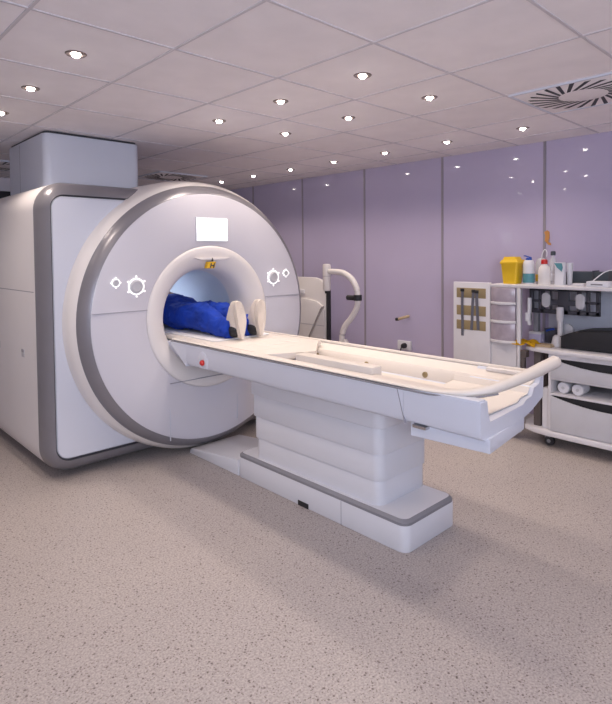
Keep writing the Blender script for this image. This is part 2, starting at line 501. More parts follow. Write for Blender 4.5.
b = NB(); tube(b, [(2.735, 3.60, .905), (2.735, 2.4, .905), (2.735, 1.5, .905), (2.735, 1.22, .908)], .011, 8); obj('far_rim', b, M['warm'], T)
b = NB(); prism(b, [(1.115, .94), (1.165, .90), (1.25, .90), (1.25, .912), (1.17, .93), (1.15, .968), (1.115, .968)], 'x', 2.69, 2.71, .003); obj('handle_bracket', b, M['cream'], T)
# dark seam line under the rim
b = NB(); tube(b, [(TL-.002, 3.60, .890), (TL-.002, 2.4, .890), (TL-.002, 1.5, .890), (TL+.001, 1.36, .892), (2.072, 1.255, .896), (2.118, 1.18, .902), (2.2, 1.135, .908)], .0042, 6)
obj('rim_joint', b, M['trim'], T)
# patient board
b = NB(); prism(b, [(2.10, 2.69), (2.69, 2.69), (2.70, 5.0), (2.09, 5.0)], 'z', .885, .914, .005); obj('patient_board', b, M['warm'], T)
b = NB()
A = [(2.10, 2.69, .912), (2.66, 2.69, .912), (2.45, 2.50, .895), (2.13, 2.62, .9)]
for z in (0,):
    top = [b.verts.new(p) for p in A]; bot = [b.verts.new((p[0], p[1], .86)) for p in A]
    b.faces.new(top); b.faces.new(bot[::-1])
    for i in range(4): b.faces.new((top[i], bot[i], bot[(i+1) % 4], top[(i+1) % 4]))
    bmesh.ops.recalc_face_normals(b, faces=b.faces[:])
obj('board_tongue', b, M['warm'], T)
b = NB()
for x in (2.22, 2.33, 2.50, 2.60): bx(b, x-.002, x+.002, 2.80, 3.10, .9135, .9150)
for y in (2.80, 2.92, 3.04): bx(b, 2.22, 2.60, y-.002, y+.002, .9135, .9150)
obj('board_grooves', b, M['cream'], T)
# rail inside the trough with two plugs at its head
b = NB(); bx(b, 2.165, 2.245, 1.80, 2.38, .85, .930, .006); obj('inner_rail', b, M['warm'], T)
b = NB(); bx(b, 2.12, 2.20, 1.30, 1.805, .850, .893, .004); obj('rail_step', b, M['warm'], T)
b = NB()
for x in (2.182, 2.212): bx(b, x-.006, x+.006, 2.376, 2.392, .868, .905, .002)
obj('socket_plugs', b, M['bcap'], T)
obj('trough_lit_overlay', box(2.26, 2.62, 1.56, 2.69, .785, .796), M['warm'], T)  # warm overlay colouring the trough floor as lit
b = NB(); prism(b, [(TR-.03, .897), (TR-.075, .868), (TR-.10, .866), (TR-.118, .848), (TR-.128, .80), (TR-.124, .80), (TR-.112, .843), (TR-.09, .855), (TR-.02, .89)], 'y', 1.20, 3.4); obj('far_wall_lit_overlay', b, M['warm'], T)  # warm overlay, the lit tone of the far wall put into colour
for y in (1.796, 2.228, 2.662):
    b = NB(); lathe(b, [(.017, .01), (.017, -.004), (.013, -.006), (.010, -.003)], (2.626, y, .823), 16, 'x'); obj('screw_plug', b, M['tan'], T)
b = NB(); prism(b, [(2.115, .886), (2.13, .828), (2.142, .803), (2.49, .803), (2.52, .818), (2.60, .825), (2.622, .856), (2.616, .856), (2.598, .829), (2.518, .822), (2.488, .807), (2.148, .807), (2.136, .83), (2.121, .886)], 'y', 1.19, 1.60); obj('end_lit_overlay', b, M['warm'], T)  # warm overlay painting the open trough end as lit
# emergency button
b = NB(); prism(b, [(3.13, .745), (3.22, .745), (3.245, .80), (3.225, .845), (3.185, .86), (3.15, .845), (3.12, .80)], 'x', TL-.004, TL+.01, .003); e = obj('stop_plate', b, M['panel'], T)
b = NB(); lathe(b, [(.019, .004), (.019, -.012), (.014, -.019), (.006, -.021)], (TL-.004, 3.178, .785), 20, 'x'); e2 = obj('stop_button', b, M['red'], e); e2['label'] = 'red emergency stop button'
# stepped telescopic column
cx0, cx1, cy0, cy1 = 2.265, 2.695, 1.835, 2.90
zs = [(.14, .295, .0), (.295, .44, .013), (.44, .585, .026), (.585, .73, .040)]
for z0, z1, g in zs:
    b = NB(); prism(b, rrect(cx0-g*.6, cx1+g*.6, cy0-g*.55, cy1+g, .055, 6), 'z', z0+.0015, z1-.0015, .003)
    obj('column_section', b, M['white'], T)
b = NB(); prism(b, rrect(cx0+.01, cx1-.015, cy0+.01, cy1-.01, .05, 6), 'z', .13, .72); obj('column_core', b, M['lines'], T)
# foot
b = NB(); prism(b, rrect(2.222, 2.690, 1.635, 3.05, .05, 8), 'z', .0, .137, .004); obj('foot_base', b, M['white'], T)
fo = rrect(2.224, 2.688, 1.637, 3.048, .05, 8); fi = rrect(2.240, 2.672, 1.653, 3.032, .042, 8)
b = NB(); loops(b, [[(u, v, .135) for u, v in fo], [(u, v, .151) for u, v in fo], [(u, v, .165) for u, v in fi]]); ft = obj('foot_trim', b, M['trim'], T, angle=25)
ft['label'] = 'grey bevelled strip round the foot'
b = NB(); prism(b, [(u, v) for u, v in fi], 'z', .10, .1645); obj('foot_top', b, M['white'], T)
obj('cable_notch', box(2.219, 2.25, 2.34, 2.43, 0.0, .03), M['black'], T)
obj('foot_joint', box(2.2208, 2.24, 2.075, 2.078, 0.003, .135), M['lines'], T)
# floor duct joining the foot and scanner
b = NB(); prism(b, [(3.04, 0), (3.04, .11), (3.63, .045), (3.655, .025), (3.655, 0)], 'x', 2.225, 2.675, .004); obj('floor_duct', b, M['white'], T)

# ------------------------------------------------------------------ patient
def limb(bm, pts, rads, seg=18, fold=0.0, fs=14.0, k=5):
    """lofted limb with noise folds; rads = (side, up) at each joint"""
    path = smooth_path(pts, k); rs = []
    for i in range(len(path)):
        a = i/k; q = min(int(a), len(rads)-2); f = a-q; f = f*f*(3-2*f)
        rs.append((rads[q][0]*(1-f)+rads[q+1][0]*f, rads[q][1]*(1-f)+rads[q+1][1]*f))
    n0 = len(bm.verts); sweep(bm, path, rs, seg); bm.verts.ensure_lookup_table()
    if fold:
        for v in bm.verts[n0:]:
            d = noise.noise(v.co*fs)*fold+noise.noise(v.co*fs*2.3)*fold*.5
            v.co += Vector((d*.6, 0, d))

def remeshed(name, bm, m, parent, vox=.012, it=3, zfloor=None, disp=0.0):
    off = world_origin(parent)
    me = bpy.data.meshes.new(name); bm.to_mesh(me); bm.free()
    o = bpy.data.objects.new(name, me); COL.objects.link(o)
    md = o.modifiers.new('r', 'REMESH'); md.mode = 'VOXEL'; md.voxel_size = vox
    sm = o.modifiers.new('s', 'SMOOTH'); sm.iterations = it; sm.factor = .5
    dg = bpy.context.evaluated_depsgraph_get()
    me2 = bpy.data.meshes.new_from_object(o.evaluated_get(dg))
    bpy.data.objects.remove(o); bpy.data.meshes.remove(me)
    me2.name = name
    for v in me2.vertices:
        c = v.co
        if disp:
            q = Vector((c.x*1.0, c.y*.55, c.z*1.0))
            d = noise.noise(q*17)*disp+abs(noise.noise(q*31+Vector((5, 2, 1))))*disp*.9
            c = c+v.normal*d
        if zfloor is not None and c.z < zfloor: c = Vector((c.x, c.y, zfloor))
        v.co = c-off
    me2.materials.clear(); me2.materials.append(m)
    for p in me2.polygons: p.use_smooth = True
    o2 = bpy.data.objects.new(name, me2); COL.objects.link(o2); o2.parent = parent
    return o2

P = thing('person', 'person in royal blue scrubs lying on the table with legs out of the bore', 'person', (2.39, 3.9, .914))
ZB = .924
# body: one continuous surface from head to ankles
b = NB()
limb(b, [(2.39, 3.93, 1.02), (2.39, 4.10, 1.03), (2.39, 4.28, 1.035), (2.39, 4.46, 1.035), (2.39, 4.55, 1.025), (2.39, 4.61, 1.02), (2.39, 4.66, 1.02)],
     [(.15, .09), (.155, .10), (.145, .10), (.17, .10), (.13, .075), (.052, .055), (.055, .06)], 20)
ball(b, (2.39, 4.74, 1.035), .1, .76, 1.12, .95)                        # head, face up
ball(b, (2.39, 4.75, 1.132), .016, .8, 1.3, 1.1)                        # nose
ball(b, (2.39, 4.68, 1.10), .022, 1.1, .8, .8)                          # chin
for s in (-1, 1):
    ball(b, (2.39+s*.077, 4.75, 1.02), .02, .5, 1.2, 1)                 # ears
    ball(b, (2.39+s*.03, 4.772, 1.115), .013, 1.2, .8, .6)              # eyes
    limb(b, [(2.39+s*.085, 3.96, 1.02), (2.39+s*.085, 3.75, 1.03), (2.39+s*.083, 3.56, 1.035), (2.39+s*.083, 3.40, 1.0), (2.39+s*.082, 3.27, .975), (2.39+s*.082, 3.22, .965)],
         [(.085, .085), (.075, .075), (.055, .058), (.055, .055), (.038, .04), (.036, .042)])
    limb(b, [(2.39+s*.15, 4.46, 1.03), (2.39+s*.215, 4.30, 1.0), (2.39+s*.225, 4.26, 1.01), (2.39+s*.15, 4.32, 1.12), (2.39+s*.07, 4.335, 1.175)],
         [(.055, .055), (.045, .045), (.042, .042), (.033, .033), (.026, .024)], 14)
    ball(b, (2.39+s*.035, 4.335, 1.190), .045, 1.0, .85, .35)             # palm on the belly
    for q in range(4):
        y = 4.31+q*.018
        tube(b, [(2.39+s*.01, y, 1.195), (2.39-s*.025, y-.004, 1.197), (2.39-s*(.048 if q in (1, 2) else .040), y-.006, 1.191)], .0085, 8)
    tube(b, [(2.39+s*.045, 4.365, 1.195), (2.39+s*.02, 4.39, 1.20), (2.39, 4.397, 1.197)], .0095, 8)
body = remeshed('body', b, M['skin'], P, .009, 2, ZB)
b = NB()
ball(b, (2.39, 4.775, 1.025), .108, .80, 1.05, .92)
for v in b.verts: v.co.z = max(v.co.z, ZB)
for v in list(b.verts):
    if v.co.z > 1.075 and v.co.y < 4.82: v.co.z = 1.06
obj('hair', b, M['hair'], body)
# loose trousers
b = NB()
limb(b, [(2.39, 4.12, 1.03), (2.39, 4.02, 1.035), (2.39, 3.90, 1.025)], [(.17, .105), (.18, .115), (.165, .105)], 22)
for s in (-1, 1):
    limb(b, [(2.39+s*.08, 3.98, 1.02), (2.39+s*.085, 3.80, 1.035), (2.39+s*.085, 3.62, 1.045), (2.39+s*.085, 3.50, 1.035), (2.39+s*.088, 3.36, .995), (2.39+s*.086, 3.19, .985)],
         [(.10, .105), (.098, .10), (.09, .098), (.088, .09), (.078, .075), (.070, .066)], 20)
tr = remeshed('trousers', b, M['blue'], P, .011, 2, ZB, .016)
# tunic with short sleeves
b = NB()
limb(b, [(2.39, 3.90, 1.02), (2.39, 4.06, 1.055), (2.39, 4.18, 1.07), (2.39, 4.34, 1.05), (2.39, 4.48, 1.04), (2.39, 4.56, 1.025)],
     [(.185, .10), (.185, .115), (.18, .118), (.175, .112), (.17, .105), (.07, .06)], 24)
for s in (-1, 1):
    limb(b, [(2.39+s*.14, 4.47, 1.03), (2.39+s*.22, 4.30, 1.0), (2.39+s*.232, 4.26, 1.0), (2.39+s*.17, 4.315, 1.10)], [(.07, .07), (.06, .06), (.056, .056), (.05, .05)], 16)
remeshed('tunic', b, M['blue'], P, .012, 2, ZB, .012)
# shoes with pale soles towards the room
def shoe(cx, tilt, lean):
    hy = 3.10
    def sole_pts(k=1.0):
        out = []
        for i in range(40):
            a = 2*PI*i/40; z = -math.cos(a)            # -1 heel .. 1 toe
            w = .037+.009*z-.012*max(0, -z-.2)
            w *= k
            hw = math.sin(a)
            u = math.copysign(abs(hw)**.72, hw)*w+lean*.012*(z if z > 0 else 0)
            out.append((u, .133*(z*k)))
        return out
    b = NB()
    rings = []
    for y, k in ((-.014, .93), (-.018, .985), (-.010, 1.0), (.008, 1.0), (.012, .97)):
        ring = []
        for u, z in sole_pts(k):
            zz = z+.133; ring.append((cx+u, hy+y+tilt*(zz-.0)*.18-.012*math.sin(zz/.266*PI), ZB+.001+zz))
        rings.append(ring)
    loops(b, rings, cap=True)
    so = obj('shoe_sole', b, M['sole'], P, angle=60); so['label'] = 'pale shoe sole facing the room'
    b = NB()
    rings = []
    for t, sc, zc in ((0, .95, 1.0), (.03, .93, .98), (.06, .86, .86), (.09, .80, .62), (.115, .70, .42)):
        ring = []
        for u, z in sole_pts(1.0):
            zz = (z+.133)*zc; ring.append((cx+u*sc*(1+(t*1.5)), hy+.012+t+tilt*(z+.133)*.18*zc, ZB+.003+zz))
        rings.append(ring)
    loops(b, rings, cap=True)
    u_ = obj('shoe_upper', b, M['sole'], P, angle=60)
    b = NB(); lathe(b, [(.030, -.0), (.040, .012), (.046, .05), (.046, .115), (.040, .125)], (cx, hy+.02, ZB+.05), 18, 'y')
    for v in b.verts: v.co.z = max(v.co.z, ZB+.001)
    so2 = obj('sock', b, M['shoe'], P); so2['label'] = 'black sock and heel of the shoe'
shoe(2.310, .55, -1); shoe(2.480, .30, 1)
# thin sheet under the person
b = NB(); prism(b, rrect(2.14, 2.64, 3.17, 4.95, .04, 5), 'z', .9145, .9225, .003)
single('sheet', b, M['pillow'], 'thin white sheet under the person in blue scrubs', 'sheet', (2.39, 4.0, .9145))

# ------------------------------------------------------------------ equipment behind the table
C = thing('equipment_cabinet', 'white rounded equipment cabinet between the scanner ring and white arm', 'cabinet', (4.62, 4.65, 0))
prof = [(4.42, 0), (4.42, 1.0), (4.425, 1.08), (4.44, 1.14), (4.47, 1.19), (4.52, 1.222), (4.60, 1.24), (4.70, 1.243), (5.0, 1.243), (5.0, 0)]
b = NB(); prism(b, prof, 'x', 4.50, 4.545, .006); obj('cabinet_body', b, M['cream'], C)
b = NB(); prism(b, [(4.43, .05), (4.43, .88), (4.47, .925), (4.55, .965), (4.68, .985), (4.99, .993), (4.99, .05)], 'x', 4.478, 4.502, .006); obj('cabinet_door', b, M['cream'], C)
obj('door_joint', box(4.4765, 4.48, 4.43, 4.99, .690, .694), M['lines'], C)
obj('control_ledge', box(4.485, 4.502, 4.77, 4.97, 1.045, 1.095, .006), M['white'], C)
obj('dark_side', box(4.502, 4.55, 4.385, 4.418, 0, 1.115, .004), M['black'], C)
b = NB(); tube(b, [(4.47, 4.425, .905), (4.455, 4.45, .88), (4.455, 4.60, .63), (4.46, 4.68, .50), (4.47, 4.69, .46)], .014, 10); h = obj('steel_handle', b, M['chrome'], C); h['label'] = 'slanting brushed steel handle bar'

A_ = thing('injector_stand', 'white curved stand arm with hanging cylinder head and black clamp', 'stand', (4.35, 4.03, 0))
b = NB(); tube(b, [(4.35, 4.225, 1.322), (4.35, 4.08, 1.320), (4.35, 3.985, 1.302), (4.35, 3.885, 1.245), (4.35, 3.82, 1.15), (4.35, 3.805, 1.05), (4.35, 3.815, .96), (4.35, 3.89, .845), (4.35, 3.985, .745), (4.35, 4.03, .64), (4.35, 4.035, .5), (4.35, 4.035, .08)], .031, 14); obj('arm_tube', b, M['cream'], A_)
b = NB(); lathe(b, [(.038, 1.110), (.044, 1.13), (.046, 1.30), (.046, 1.385), (.040, 1.402), (.02, 1.406)], (4.35, 4.255, 0), 20); hd = obj('injector_head', b, M['cream'], A_)
obj('head_seam', None or (lambda q: (lathe(q, [(.0465, 1.27), (.0475, 1.272), (.0465, 1.274)], (4.35, 4.255, 0), 20, cap=False), q)[1])(NB()), M['lines'], hd)
b = NB(); lathe(b, [(.020, 1.08), (.022, 1.085), (.022, 1.112)], (4.35, 4.255, 0), 14); obj('head_tip', b, M['black'], hd)
b = NB(); tube(b, [(4.35, 3.805, 1.025), (4.35, 3.806, 1.085)], .044, 14, sm=False); tube(b, [(4.33, 3.83, 1.052), (4.33, 3.93, 1.052)], .026, 12, sm=False); obj('black_clamp', b, M['black'], A_)
b = NB()
for a in range(5):
    q = 2*PI*a/5+.3
    tube(b, [(4.35, 4.035, .09), (4.35+.22*math.cos(q), 4.035+.22*math.sin(q), .055)], .02, 8, sm=False)
    lathe(b, [(.028, -.012), (.028, .012)], (4.35+.22*math.cos(q), 4.035+.22*math.sin(q), .0285), 14, 'x')
obj('wheeled_base', b, M['cart'], A_)
b = NB(); prism(b, [(3.94, .50), (4.0, .50), (4.0, .60), (3.985, .60), (3.955, .565)], 'x', 4.33, 4.38, .005); obj('side_bracket', b, M['cream'], A_)

W = thing('wall_socket', 'white wall socket box with a black plug below the hook', 'socket', (WALLX, 3.515, .49))
obj('socket_box', box(WALLX-.03, WALLX-.001, 3.43, 3.60, .492, .588, .006), M['white'], W)
b = NB(); lathe(b, [(.028, 0), (.028, -.03), (.018, -.05)], (WALLX-.03, 3.50, .54), 16, 'x'); pg = obj('plug', b, M['black'], W)
b = NB(); tube(b, [(WALLX-.075, 3.50, .54), (WALLX-.085, 3.515, .50), (WALLX-.06, 3.53, .40), (WALLX-.03, 3.54, .2), (WALLX-.03, 3.54, .02)], .006, 8); obj('cord', b, M['black'], pg)
W = thing('wall_hook', 'small brass hook with black tip on the lavender wall', 'hook', (WALLX, 3.50, .83))
b = NB(); tube(b, [(WALLX-.002, 3.47, .85), (WALLX-.05, 3.48, .845), (WALLX-.07, 3.52, .83), (WALLX-.07, 3.55, .82)], .015, 10); obj('hook_arm', b, M['kraft'], W)
b = NB(); tube(b, [(WALLX-.07, 3.55, .82), (WALLX-.07, 3.585, .815)], .017, 10, sm=False); obj('hook_tip', b, M['black'], W)
b = NB(); prism(b, [(2.00, 1.63), (2.012, 1.60), (1.99, 1.59), (1.985, 1.57), (2.01, 1.575), (2.04, 1.61), (2.035, 1.655), (2.045, 1.685), (2.02, 1.70), (2.0, 1.685)], 'x', WALLX-.009, WALLX-.0065)
single('wall_sticker', b, M['orange'], 'small ragged orange sticker on the wall above the bottles', 'sticker', (WALLX-.007, 2.01, 1.57))

# ------------------------------------------------------------------ equipment cart along the wall
K = thing('equipment_cart', 'white wheeled equipment cart with shelves, drawers and side panel', 'cart', (4.5, 1.7, 0))
XF, XB = 4.25, 4.75
KY0, KY1 = .90, 1.785
obj('top_shelf', box(XF, XB, .88, 2.275, 1.228, 1.252, .004), M['cart'], K)
b = NB(); prism(b, [(XF-.03, .86), (XB, .86), (XB, 2.03), (XF+.16, 2.03), (XF+.05, 1.985), (XF-.0, 1.89), (XF-.025, 1.77), (XF-.03, 1.6)], 'z', .735, .765, .006); obj('desk_top', b, M['cart'], K)
b = NB(); prism(b, [(XF-.03, .86), (XB, .86), (XB, 2.03), (XF+.16, 2.03), (XF+.04, 1.985), (XF-.01, 1.89), (XF-.025, 1.77), (XF-.03, 1.6)], 'z', .098, .140, .008); obj('base_board', b, M['cart'], K)
for y0, y1 in ((KY1-.02, KY1), (KY0, KY0+.02)): obj('side_panel', box(XF, XB-.01, y0, y1, .14, .735, .002), M['cart'], K)
obj('back_panel', box(XB-.02, XB-.005, KY0, KY1, .14, .735), M['drawer'], K)
for z in (.415, .535): obj('shelf', box(XF+.003, XB-.02, KY0+.02, KY1-.02, z, z+.018, .002), M['cart'], K)
obj('back_panel', box(XB-.012, XB-.004, KY0, 1.99, .77, 1.226), M['panel'], K)
obj('top_rail', box(XF+.002, XF+.02, KY0+.02, KY1-.02, .700, .735), M['cart'], K)
def drawer(z0, z1, dip):
    ya, yb = KY0+.022, KY1-.022; yc = (ya+yb)/2
    pts = [(ya, z0), (yb, z0), (yb, z1)]
    for k in range(13):
        t = k/12; y = yb-.01-(yb-ya-.02)*t
        pts.append((y, z1-dip*(1-(2*t-1)**2)-.002))
    pts.append((ya, z1))
    b = NB(); prism(b, pts, 'x', XF-.012, XF+.004, .003); d_ = obj('drawer', b, M['drawer'], K)
    obj('grip_recess', box(XF+.02, XF+.03, ya, yb, z1-dip-.03, z1+.004), M['black'], d_)
    b = NB(); prism(b, [(ya+.02, z0+.01), (yb-.02, z0+.01), (yb-.02, z1-dip-.03), (ya+.02, z1-dip-.03)], 'x', XF+.03, XB-.05); obj('drawer_box', b, M['drawer'], d_)
drawer(.553, .697, .055); drawer(.146, .412, .055)
obj('side_box', box(XF+.03, XF+.3, 1.79, 1.845, .14, .455, .006), M['cart'], K)
obj('dark_post', box(XF+.05, XF+.10, 1.865, 1.92, .14, .735, .003), M['brown'], K)
obj('dark_post', box(XF+.25, XF+.30, 1.90, 1.95, .14, .735, .003), M['brown'], K)
obj('front_post', box(XF, XF+.02, 2.010, 2.036, .14, 1.228, .003), M['cart'], K)
obj('rear_post', box(XF+.28, XF+.33, 1.99, 2.03, .765, 1.228, .003), M['trim'], K)
b = NB(); bx(b, XF-.012, XF+.045, 1.955, 2.002, .68, .735, .004); bx(b, XF-.01, XF+.03, 1.97, 2.004, .56, .685, .006); obj('post_clamp', b, M['brown'], K)
b = NB(); bx(b, XF+.05, XF+.10, 1.955, 1.995, .96, 1.03, .006); bx(b, XF+.06, XF+.09, 1.955, 1.98, .93, 1.15, .006); obj('cable_holder', b, M['white'], K)
for x, y in ((XF+.07, 1.80), (XF+.07, .98), (XB-.10, 1.90), (XB-.10, .98)):
    b = NB(); lathe(b, [(.012, -.018), (.036, -.016), (.039, -.008), (.039, .008), (.036, .016), (.012, .018)], (x, y, .0395), 24, 'x')
    w_ = obj('caster', b, M['black'], K)
    b = NB(); bx(b, x-.025, x+.025, y-.012, y+.03, .07, .1, .004); lathe(b, [(.014, -.024), (.014, .024)], (x, y, .0395), 12, 'x'); obj('caster_fork', b, M['trim'], w_)
# tall side panel with tan pads
obj('tall_panel', box(XF, XF+.03, 2.268, 2.612, .04, 1.262, .004), M['cart'], K)
for z0, z1 in ((1.128, 1.212), (.978, 1.062), (.855, .935)):
    obj('tan_pad', box(XF-.004, XF+.002, 2.305, 2.578, z0, z1, .001), M['tan'], K)
# bins beside it, with bowed fronts
def bow(y0, y1, d, n=10):
    return [(XF-d*(1-((2*k/n)-1)**2), y0+(y1-y0)*k/n) for k in range(n+1)]
obj('bin_case', box(XF+.02, XF+.12, 2.048, 2.268, .04, 1.228, .003), M['cart'], K)
for z0, z1 in ((1.112, 1.226), (.962, 1.088), (.80, .938)):
    b = NB(); prism(b, bow(2.052, 2.262, .035)+[(XF+.025, 2.262), (XF+.025, 2.052)], 'z', z0, z1, .002); bn = obj('storage_bin', b, M['bin'], K)
    bn['label'] = 'translucent mauve bin with bowed front'
    b = NB(); prism(b, bow(2.046, 2.268, .052)+[(XF+.02, 2.268), (XF+.02, 2.046)], 'z', z0-.022, z0-.001, .003); obj('bin_ledge', b, M['cart'], bn)

# straps hanging on the panel
def strap(y, z0, z1, w, sl, label):
    b = NB(); ring = []
    pa = [(XF-.006, y, z1), (XF-.012, y+sl*.3, (z0+z1)/2+.06), (XF-.008, y+sl*.7, (z0+z1)/2-.08), (XF-.009, y+sl, z0)]
    sweep(b, smooth_path(pa, 6), [(w, .0025)]*(6*3+1), 8, up=(1, 0, 0))
    t = thing('strap', label, 'strap', (XF-.006, y, z1), 'grey straps on the side panel')
    obj('webbing', b, M['strap'], t)
    obj('hook_loop', box(XF-.012, XF-.0045, y-.018, y+.018, z1-.02, z1+.006, .003), M['black'], t)
strap(2.520, .80, 1.20, .013, -.002, 'longest grey strap hanging at the far left of the padded panel')
strap(2.415, .855, 1.195, .013, .018, 'middle of three grey straps hanging on the padded panel')
strap(2.385, .862, 1.19, .014, -.015, 'rightmost grey strap on the padded panel, next to the bins')

# things on the top shelf
ZT = 1.252
q = thing('sharps_bin', 'yellow lidded sharps bin at the left end of the top shelf', 'bin', (4.42, 2.155, ZT))
def taper(bm, c, z0, z1, a0, a1, b0, b1, r=.015):
    A = rrect(c[0]-a0, c[0]+a0, c[1]-b0, c[1]+b0, r, 4); B = rrect(c[0]-a1, c[0]+a1, c[1]-b1, c[1]+b1, r, 4)
    loops(bm, [[(u, v, z0) for u, v in A], [(u, v, z1) for u, v in B]], cap=True)
b = NB(); taper(b, (4.42, 2.158), ZT, 1.425, .055, .068, .058, .074); obj('bin_body', b, M['yellow'], q)
b = NB(); taper(b, (4.42, 2.155), 1.418, 1.432, .078, .078, .080, .080); taper(b, (4.42, 2.155), 1.432, 1.452, .076, .066, .078, .070); taper(b, (4.42, 2.16), 1.452, 1.476, .058, .050, .060, .052); obj('bin_lid', b, M['yellow'], q)
q = thing('wipes_tub', 'white tub with teal label and blue flip lid on the top shelf', 'tub', (4.44, 2.028, ZT))
b = NB(); lathe(b, [(.044, ZT), (.046, ZT+.005), (.046, 1.41), (.040, 1.435), (.030, 1.448)], (4.44, 2.028, 0), 24); obj('tub_body', b, M['white'], q)
b = NB(); lathe(b, [(.0465, ZT+.012), (.0468, ZT+.014), (.0468, ZT+.085), (.0465, ZT+.087)], (4.44, 2.028, 0), 24, cap=False); obj('tub_label', b, M['teal'], q)
b = NB(); lathe(b, [(.024, 1.446), (.024, 1.462), (.016, 1.468)], (4.44, 2.028, 0), 16); prism(b, [(2.008, 1.465), (2.058, 1.478), (2.073, 1.482), (2.058, 1.488), (2.008, 1.472)], 'x', 4.43, 4.45); obj('flip_lid', b, M['bcap'], q)
q = thing('pump_bottle', 'clear pump bottle with bent spout behind the red capped bottle', 'bottle', (4.56, 1.95, ZT))
b = NB(); lathe(b, [(.045, ZT), (.047, ZT+.006), (.047, 1.42), (.035, 1.455), (.016, 1.465)], (4.56, 1.975, 0), 20); obj('bottle_body', b, M['clear'], q)
b = NB(); lathe(b, [(.0475, ZT+.02), (.0476, ZT+.022), (.0476, ZT+.075), (.0475, ZT+.077)], (4.56, 1.975, 0), 20, cap=False); obj('bottle_label', b, M['warn'], q)
b = NB(); tube(b, [(4.56, 1.975, 1.46), (4.56, 1.972, 1.49), (4.56, 1.958, 1.525), (4.56, 1.944, 1.532), (4.56, 1.932, 1.512), (4.56, 1.934, 1.475)], .0045, 8); obj('spout', b, M['white'], q)
q = thing('bottle', 'round white bottle with red screw cap on the top shelf', 'bottle', (4.38, 1.875, ZT))
b = NB(); lathe(b, [(.043, ZT), (.046, ZT+.006), (.046, 1.36), (.040, 1.39), (.022, 1.412), (.018, 1.42)], (4.38, 1.875, 0), 24); obj('bottle_body', b, M['cream'], q)
b = NB(); lathe(b, [(.024, 1.418), (.024, 1.447), (.014, 1.455)], (4.38, 1.875, 0), 18); obj('red_cap', b, M['red'], q)
q = thing('bottle', 'slim clear bottle with dark green cap on the top shelf', 'bottle', (4.52, 1.865, ZT))
b = NB(); lathe(b, [(.028, ZT), (.031, ZT+.006), (.031, 1.40), (.026, 1.44), (.012, 1.475), (.012, 1.49)], (4.52, 1.865, 0), 20); obj('bottle_body', b, M['clear'], q)
b = NB(); lathe(b, [(.0315, ZT+.03), (.0318, ZT+.032), (.0318, ZT+.085), (.0315, ZT+.087)], (4.52, 1.865, 0), 20, cap=False); obj('bottle_label', b, M['white'], q)
b = NB(); lathe(b, [(.019, 1.485), (.019, 1.515), (.012, 1.520)], (4.52, 1.865, 0), 16); obj('green_cap', b, M['slate'], q)
q = thing('wipes_packet', 'upright white packet with teal print beside the slim clear bottle', 'packet', (4.42, 1.768, ZT))
b = NB(); taper(b, (4.42, 1.768), ZT, 1.43, .03, .012, .036, .04, .01); obj('packet_body', b, M['white'], q)
b = NB(); prism(b, [(1.748, 1.36), (1.783, 1.39), (1.805, 1.425), (1.748, 1.425), (1.740, 1.39)], 'x', 4.394, 4.399); obj('teal_print', b, M['teal'], q)
b = NB(); lathe(b, [(.018, ZT), (.024, 1.42), (.025, 1.425), (.022, 1.424), (.016, ZT+.01)], (4.47, 1.715, 0), 20)
single('cup', b, M['white'], 'plain white cup between the packet and the dark tray', 'cup', (4.47, 1.715, ZT))
q = thing('organiser_tray', 'long dark slate organiser tray at the back of the top shelf', 'tray', (4.55, 1.50, ZT))
b = NB(); bx(b, 4.52, 4.64, 1.27, 1.765, ZT, ZT+.105, .006); obj('tray_body', b, M['slate'], q)
for y in (1.56, 1.42):
    b = NB(); bx(b, 4.51, 4.645, y-.004, y+.004, ZT+.05, ZT+.114, .002); obj('divider', b, M['frame'], q)
b = NB(); bx(b, 4.51, 4.525, 1.28, 1.45, ZT+.03, ZT+.12, .002)
obj('tray_flap', b, M['frame'], q)
q = thing('handset', 'small grey handset lying in front of the dark tray', 'handset', (4.38, 1.61, ZT))
obj('handset_body', box(4.345, 4.405, 1.565, 1.65, ZT, ZT+.022, .006), M['cart'], q)
obj('keypad', box(4.355, 4.395, 1.58, 1.635, ZT+.0215, ZT+.0235), M['trim'], q)
q = thing('router_box', 'flat white box with cable arching up at the right of the top shelf', 'device', (4.36, 1.47, ZT))
obj('device_case', box(4.30, 4.42, 1.38, 1.535, ZT, ZT+.042, .008), M['white'], q)
b = NB(); tube(b, [(4.40, 1.52, ZT+.04), (4.41, 1.49, ZT+.07), (4.42, 1.44, ZT+.11), (4.43, 1.38, ZT+.12), (4.44, 1.30, ZT+.07), (4.44, 1.26, ZT+.012)], .004, 8); obj('cable', b, M['white'], q)
b = NB(); bx(b, 4.298, 4.302, 1.42, 1.50, ZT+.014, ZT+.024); obj('dark_slot', b, M['trim'], q)

